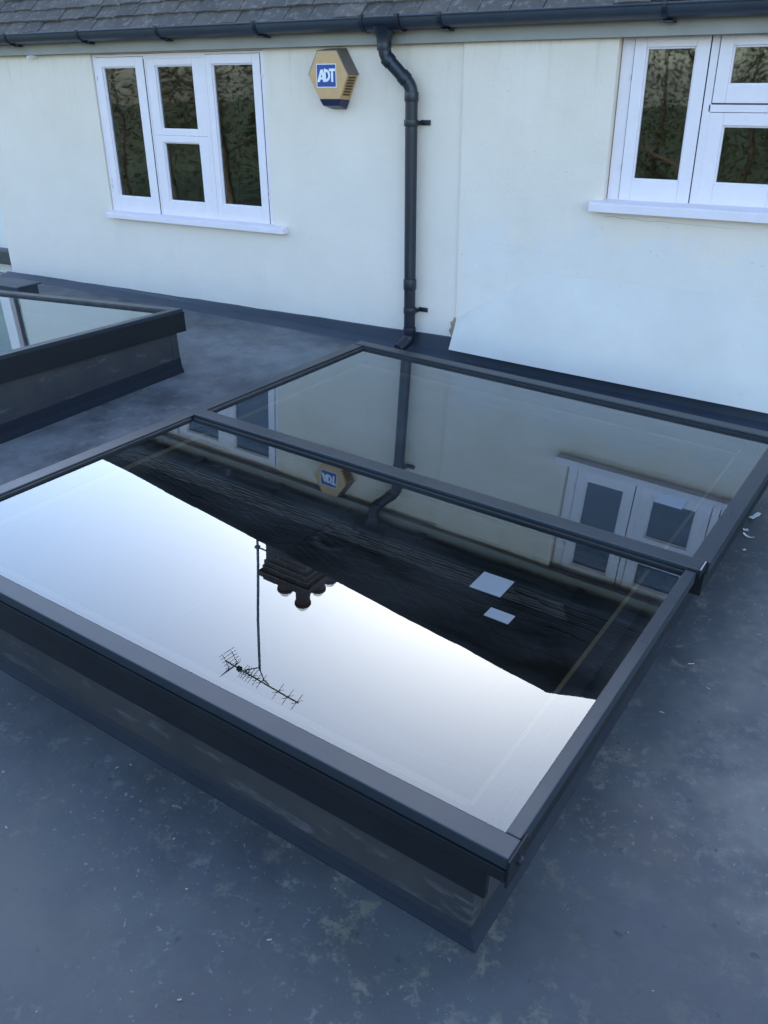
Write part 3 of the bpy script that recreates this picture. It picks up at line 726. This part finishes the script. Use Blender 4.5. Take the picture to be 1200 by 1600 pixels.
c0 = B0+bd*BL*.27; c1 = B0+bd*BL*.60
b = MB(); b.tube([c0, c0-bu*.05+bd*.02, Vector((AX, AY-.02, AZ-.055)), c1-bu*.055-bd*.08, c1-bu*.04-bd*.01, c1], .010, 8); A_(b).build('cradle_arm', 'steel_grey', ae, 0, True)

# ------------------------------------------------------------------ alarm bell box
bx, bz = -3.018, .020
bell = empty('alarm_box', (bx, -.0005, bz-.16), 'hexagonal yellow alarm box with a blue ADT panel on the cream wall', 'alarm')
hexa = [(-.062, .120), (.062, .120), (.134, .002), (.078, -.118), (-.058, -.118), (-.128, .002)]
dz = .16
def B_(b): b.v = [(x, y, z+dz) for (x, y, z) in b.v]; return b
BF, BB = -.098, -.002
# body: slightly larger at the back
def frus(poly, y0, s0, y1, s1):
    n = len(poly); b = MB(); vs = [(x*s0, y0, z*s0) for x, z in poly] + [(x*s1, y1, z*s1) for x, z in poly]
    return b.add(vs, [tuple(range(n)), tuple(range(2*n-1, n-1, -1))] + [(i, n+i, n+(i+1) % n, (i+1) % n) for i in range(n)])
body = B_(frus(hexa, BF, 1.0, BB, 1.06)).build('body', 'bell_yellow', bell, .003)
# grey hood over the upper sides
b = MB(); o_ = 1.012
for (i, j) in ((0, 1), (1, 2), (5, 0)):
    p, q = hexa[i], hexa[j]
    vs = [(p[0]*s_, y_, p[1]*s_) for (s_, y_) in ((o_, BF+.004), (1.06*o_+.012, BB+.001))] + [(q[0]*s_, y_, q[1]*s_) for (s_, y_) in ((o_, BF+.004), (1.06*o_+.012, BB+.001))]
    nv = Vector((p[1]-q[1], 0, q[0]-p[0])).normalized(); nv = nv if nv.z > 0 else -nv
    vs2 = [tuple(Vector(v)+nv*.004) for v in vs]
    b.add(vs+vs2, [(0, 1, 3, 2), (4, 6, 7, 5), (0, 2, 6, 4), (1, 5, 7, 3), (0, 4, 5, 1), (2, 3, 7, 6)])
B_(b).build('hood', 'bell_grey', bell)
b = MB()  # dark blue strobe lens below
low = [(-.060, -.119), (.080, -.119), (.062, -.162), (-.040, -.162)]
vs = [(x, BF+.001, z) for x, z in low[:2]] + [(x*1.06, BB, z*1.06) for x, z in (low[1], low[0])] + [(.064, BF+.012, -.152), (-.044, BF+.012, -.152), (-.030, BB-.01, -.172), (.066, BB-.01, -.172)]
b.add([vs[0], vs[1], vs[2], vs[3], vs[5], vs[4], vs[7], vs[6]], [(0, 1, 2, 3), (4, 7, 6, 5), (0, 4, 5, 1), (1, 5, 6, 2), (2, 6, 7, 3), (3, 7, 4, 0)])
B_(b).build('strobe_lens', 'bell_blue', bell, .004)
for i in range(7):   # louvre slots on the lower right side
    t = .10+.115*i; a = Vector((hexa[2][0], 0, hexa[2][1])); c = Vector((hexa[3][0], 0, hexa[3][1])); q = a.lerp(c, t); nn = Vector((.9, 0, -.42))
    b = MB(); q = q*1.025 + nn*.002; tz = Vector((c-a)).normalized()*.0045
    vs = []
    for y_ in (-.082, -.022):
        for sg in (-1, 1):
            for dd in (-.002, .0022): vs.append(tuple(q*(1+.03*((y_+.05)/.06)) + Vector((0, y_, 0)) + tz*sg + nn*dd))
    b.add(vs, [(0, 1, 3, 2), (4, 6, 7, 5), (0, 4, 5, 1), (2, 3, 7, 6), (0, 2, 6, 4), (1, 5, 7, 3)]); B_(b).build('louvre_slot', 'slot_brown', bell)
def flat(polys, y0, y1):
    b = MB()
    for pl in polys: b.prism(pl, lambda p, q, t: (p, t, q), y0, y1)
    return B_(b)
lx, lz, lw = -.006, -.002, .062
flat([[(lx-lw-.004, lz-lw+.004), (lx+lw+.004, lz-lw+.004), (lx+lw+.004, lz+lw-.002), (lx-lw-.004, lz+lw-.002)]], BF-.001, BF+.002).build('logo_border', 'logo_white', bell)
flat([[(lx-lw, lz-lw+.008), (lx+lw, lz-lw+.008), (lx+lw, lz+lw-.006), (lx-lw, lz+lw-.006)]], BF-.0018, BF-.0005).build('logo_panel', 'logo_blue', bell)
def seg(p, q, wd, wd2=None):
    wd2 = wd2 or wd; return [(p[0]-wd/2, p[1]), (p[0]+wd/2, p[1]), (q[0]+wd2/2, q[1]), (q[0]-wd2/2, q[1])]
zb0, zt0 = lz-.030, lz+.032
LA = [seg((lx-.052, zb0), (lx-.030, zt0), .017, .014), seg((lx-.012, zb0), (lx-.028, zt0), .017, .014)]
LA2 = [[(lx-.044, zb0+.012), (lx-.016, zb0+.012), (lx-.019, zb0+.023), (lx-.041, zb0+.023)]]
flat(LA[:1], BF-.0030, BF-.0017).build('letter_stroke', 'logo_white', bell); flat(LA[1:], BF-.0027, BF-.0016).build('letter_stroke', 'logo_white', bell); flat(LA2, BF-.0024, BF-.0015).build('letter_stroke', 'logo_white', bell)
flat([[(lx-.014, zb0+.010), (lx-.002, zb0+.006), (lx-.002, zt0+.004), (lx-.014, zt0+.004)]], BF-.0033, BF-.0017).build('letter_stroke', 'logo_white', bell)
arc = [(lx-.003+.030*math.sin(a), lz+.002+.0315*math.cos(a)) for a in (math.pi*i/10 for i in range(11))]; arci = [(lx-.003+.017*math.sin(a), lz+.002+.0185*math.cos(a)) for a in (math.pi*i/10 for i in range(11))]
flat([[arc[i], arc[i+1], arci[i+1], arci[i]] for i in range(10)], BF-.0024, BF-.0016).build('letter_stroke', 'logo_white', bell)
flat([[(lx+.020, zt0-.009), (lx+.060, zt0-.009), (lx+.060, zt0+.004), (lx+.020, zt0+.004)]], BF-.0027, BF-.0017).build('letter_stroke', 'logo_white', bell)
flat([seg((lx+.040, zb0), (lx+.040, zt0-.0092), .013)], BF-.0030, BF-.0017).build('letter_stroke', 'logo_white', bell)

# ------------------------------------------------------------------ kerb at far left and the house next door
b = MB(); b.box((-6.55, -.62, -1.72), (-5.36, -.45, -1.30)); b.box((-6.57, -.64, -1.299), (-5.34, -.43, -1.285))
tag(b.build('parapet_kerb', 'flashing_coating', None, .006), 'low grey coated kerb behind the left rooflight beside the wall corner', 'kerb')
nh = empty('neighbour_house', (-11, 1.5, GZ), 'pale rendered house glimpsed past the left wall corner', 'house')
def N_(b): b.v = [(x+11, y-1.5, z-GZ) for (x, y, z) in b.v]; return b
N_(panel(-16, -7.6, GZ, .95, 1.5, 1.75, (-10.3, -8.32, -1.02, .6))).build('wall', 'neighbour_render', nh)
b = MB(); b.box((-16, 1.75, GZ), (-15.75, 7, .95)); b.box((-7.85, 1.75, GZ), (-7.6, 7, .95)); b.box((-16, 7, GZ), (-7.6, 7.25, .95)); N_(b).build('wall', 'neighbour_render', nh)
b = MB(); b.add([(-16.3, 1.2, .90), (-7.3, 1.2, .90), (-7.3, 7.5, .90), (-16.3, 7.5, .90), (-14, 4.35, 1.6), (-9.6, 4.35, 1.6)], [(0, 1, 5, 4), (1, 2, 5), (2, 3, 4, 5), (3, 0, 4), (3, 2, 1, 0)]); N_(b).build('roof', 'roof_tile', nh)
wn = empty('window', (0, 0, 0)); wn.parent = nh
b = MB(); framebox(b, -10.3, -8.32, -1.02, .6, .08, .03, .08, .08, 1.52, 1.6); b.box((-8.70, 1.515, -.94), (-8.54, 1.605, .52)); b.box((-9.5, 1.515, -.94), (-9.4, 1.605, .52)); N_(b).build('frame', 'window_paint', wn)
for q0, q1 in ((-8.54, -8.36), (-9.4, -8.70), (-10.22, -9.5)):
    b = MB(); b.add([(q0, 1.57, -.94), (q1, 1.57, -.94), (q1, 1.57, .52), (q0, 1.57, .52)], [(0, 1, 2, 3)]); N_(b).build('pane', 'window_glass', wn)
b = MB(); b.box((-10, 1.35, -1.72), (-7.75, 1.49, -1.58)); N_(b).build('band_course', 'pvc_gutter', nh, .01)

# ------------------------------------------------------------------ trees across the garden (seen mirrored in the windows)
def tree(loc, h, rad, kind, label, n, seed):
    rnd = random.Random(seed); root = empty('garden_tree', loc, label, 'tree', 'trees across the garden')
    b = MB(); b.tube([(0, 0, 0), (.05, .03, h*.3), (-.04, .05, h*.6), (0, 0, h*.93)], [.17, .13, .08, .02], 9)
    for i in range(16 if kind == 'bare' else 9):
        z = h*(.22+.7*i/16); a = rnd.uniform(0, 6.28); l = rad*(1.05-.6*z/h)*rnd.uniform(.7, 1.1)
        p1 = Vector((math.cos(a)*l*.5, math.sin(a)*l*.5, z+l*.25)); p2 = Vector((math.cos(a)*l, math.sin(a)*l, z+l*.55))
        b.tube([(0, 0, z), p1, p2], [.055, .03, .008], 5)
        for q in range(5 if kind == 'bare' else 2):
            t = rnd.uniform(.3, .95); s0 = Vector((0, 0, z)).lerp(p2, t); d = Vector((rnd.uniform(-1, 1), rnd.uniform(-1, 1), rnd.uniform(.1, 1))).normalized()*rnd.uniform(.3, .9)
            b.tube([s0, s0+d*.5+Vector((0, 0, .05)), s0+d], [.018, .012, .004], 4)
    b.build('trunk', 'bark', root, 0, True)
    c = MB(); mat_ = {'ever': 'leaf_evergreen', 'bare': 'leaf_brown', 'olive': 'leaf_olive'}[kind]
    clumps = []
    for i in range(int(n/60)):
        zz = rnd.uniform(.08, 1) if kind == 'ever' else rnd.uniform(.22, 1)
        env = rad*((1-zz)**.7*.95+.12) if kind == 'ever' else rad*math.sqrt(max(.04, 1-((zz-.6)/.45)**2))
        a = rnd.uniform(0, 6.28); rr_ = env*math.sqrt(rnd.uniform(.15, 1))
        clumps.append((Vector((math.cos(a)*rr_, math.sin(a)*rr_, zz*h)), rnd.uniform(.15, .40)))
    for (cc, cr) in clumps:
        for j in range(60):
            d = Vector((rnd.gauss(0, 1), rnd.gauss(0, 1), rnd.gauss(0, .8)))*cr*.62; q = cc+d
            e1 = Vector((rnd.gauss(0, 1), rnd.gauss(0, 1), rnd.gauss(0, 1))).normalized(); e2 = e1.orthogonal().normalized()
            l = rnd.uniform(.022, .05)*(1.0 if kind != 'bare' else .8); ww = l*.45
            c.add([q-e1*l, q+e2*ww, q+e1*l, q-e2*ww], [(0, 1, 2, 3)])
    me = c.mesh('crown'); me.materials.append(M[mat_]); link('crown', me, root)
specs = [(-22, -11.5, 8.0, 2.2, 'bare', 'brown leafed tree mirrored in the left panes of the left window', 15000),
         (-18.6, -10.4, 7.4, 1.9, 'ever', 'dark evergreen mirrored low in the left window', 17000),
         (-15.6, -10.9, 7.8, 2.1, 'bare', 'brown leafed tree mirrored in the middle of the left window', 15000),
         (-12.8, -9.9, 6.6, 1.9, 'ever', 'bushy evergreen mirrored in the right sash of the left window', 17000),
         (-9.6, -10.6, 7.2, 2.0, 'olive', 'olive green tree between the window reflections', 15000),
         (-6.4, -10.0, 7.0, 2.0, 'ever', 'evergreen mirrored at the left of the right window', 17000),
         (-3.4, -10.4, 7.6, 2.0, 'ever', 'tall evergreen mirrored in the tall sash of the right window', 17000),
         (-.6, -10.2, 6.9, 2.0, 'olive', 'olive green tree mirrored in the small upper sash', 15000)]
for i, (x, y, h, rd, kd, lab, n) in enumerate(specs): tree((x*1.42, y*1.2-4.6, GZ), h*1.22, rd*1.4, kd, lab, n, 30+i)

hd = empty('garden_hedge', (-16, -20.2, GZ), 'long tall dark hedge along the far side of the garden', 'hedge')
hb = MB(); hr = random.Random(5)
for i in range(60000):
    q = Vector((hr.uniform(-24, 24), hr.uniform(-.5, .5)+.15*hr.gauss(0, 1), 0)); q.z = hr.random()**.8*(7.2+.8*math.sin(q.x*1.3)+.5*math.sin(q.x*3.1))
    e1 = Vector((hr.gauss(0, 1), hr.gauss(0, 1), hr.gauss(0, 1))).normalized(); e2 = e1.orthogonal().normalized(); l = hr.uniform(.045, .09)
    hb.add([q-e1*l, q+e2*l*.5, q+e1*l, q-e2*l*.5], [(0, 1, 2, 3)])
me = hb.mesh('foliage'); me.materials.append(M['leaf_hedge']); link('foliage', me, hd)
hb = MB()
for i in range(22):
    x = -23.5+i*2.2; hb.tube([(x, 0, 0), (x+.1, .05, 2.5), (x, 0, 5.2)], [.10, .07, .02], 6)
hb.build('stems', 'bark', hd)
# ------------------------------------------------------------------ debris on the roof
def chip(x, y, l, wd, rot, bendz, lab):
    b = MB(); n = 4; rn = random.Random(int(x*1000)); vs = []
    for i in range(n+1):
        t = i/n-.5; ww = wd*(.5+.15*rn.uniform(-1, 1)); zz = .003+bendz*4*t*t
        vs += [(t*l, -ww, zz), (t*l, ww, zz), (t*l, ww, zz+.0018), (t*l, -ww, zz+.0018)]
    b.add(vs, [(4*i+q, 4*i+(q+1) % 4, 4*i+4+(q+1) % 4, 4*i+4+q) for i in range(n) for q in range(4)] + [(0, 1, 2, 3), (4*n+3, 4*n+2, 4*n+1, 4*n)])
    o = b.build('paint_chip', 'chip_white'); o.location = (x, y, zr(x, y)); o.rotation_euler = (0, .03, rot); tag(o, lab, 'chip', 'white chips on the roof beside the rooflight')
chip(-.315, -1.08, .075, .020, 1.25, .004, 'longest white flake lying by the right edge of the rooflight')
chip(-.325, -1.215, .020, .016, .3, .002, 'tiny white flake below the longest one')
chip(-.305, -1.265, .045, .010, -.3, .008, 'curled thin white flake beside the rooflight crossbar end')
chip(-.300, -1.375, .012, .008, .8, .001, 'small white speck nearest the crossbar end')
chip(-.305, -2.17, .020, .002, .6, .001, 'thin white sliver on the roof beside the front pane')
gb = MB(); rn = random.Random(3)
for i in range(420):
    x = rn.uniform(-2.6, 1.2); y = rn.uniform(-4.4, -.2)
    q = FM.M4().inverted() @ Vector((x, y, -1.6))
    if U0-.06 < q.x < U1+.06 and V0-.06 < q.y < V1+.06: continue
    s_ = rn.choice((.0008, .001, .0012, .0016, .0022)); a = rn.uniform(0, 3.14); ln = s_*rn.uniform(1, 3)
    T = Matrix.Translation((x, y, zr(x, y)+.001)) @ Matrix.Rotation(a, 4, 'Z'); gb.box((-ln, -s_*.6, 0), (ln, s_*.6, s_), T)
tag(gb.build('roof_grit', 'grit_pale'), 'scattered pale grit and splinters on the flat roof', 'grit', kind='stuff')
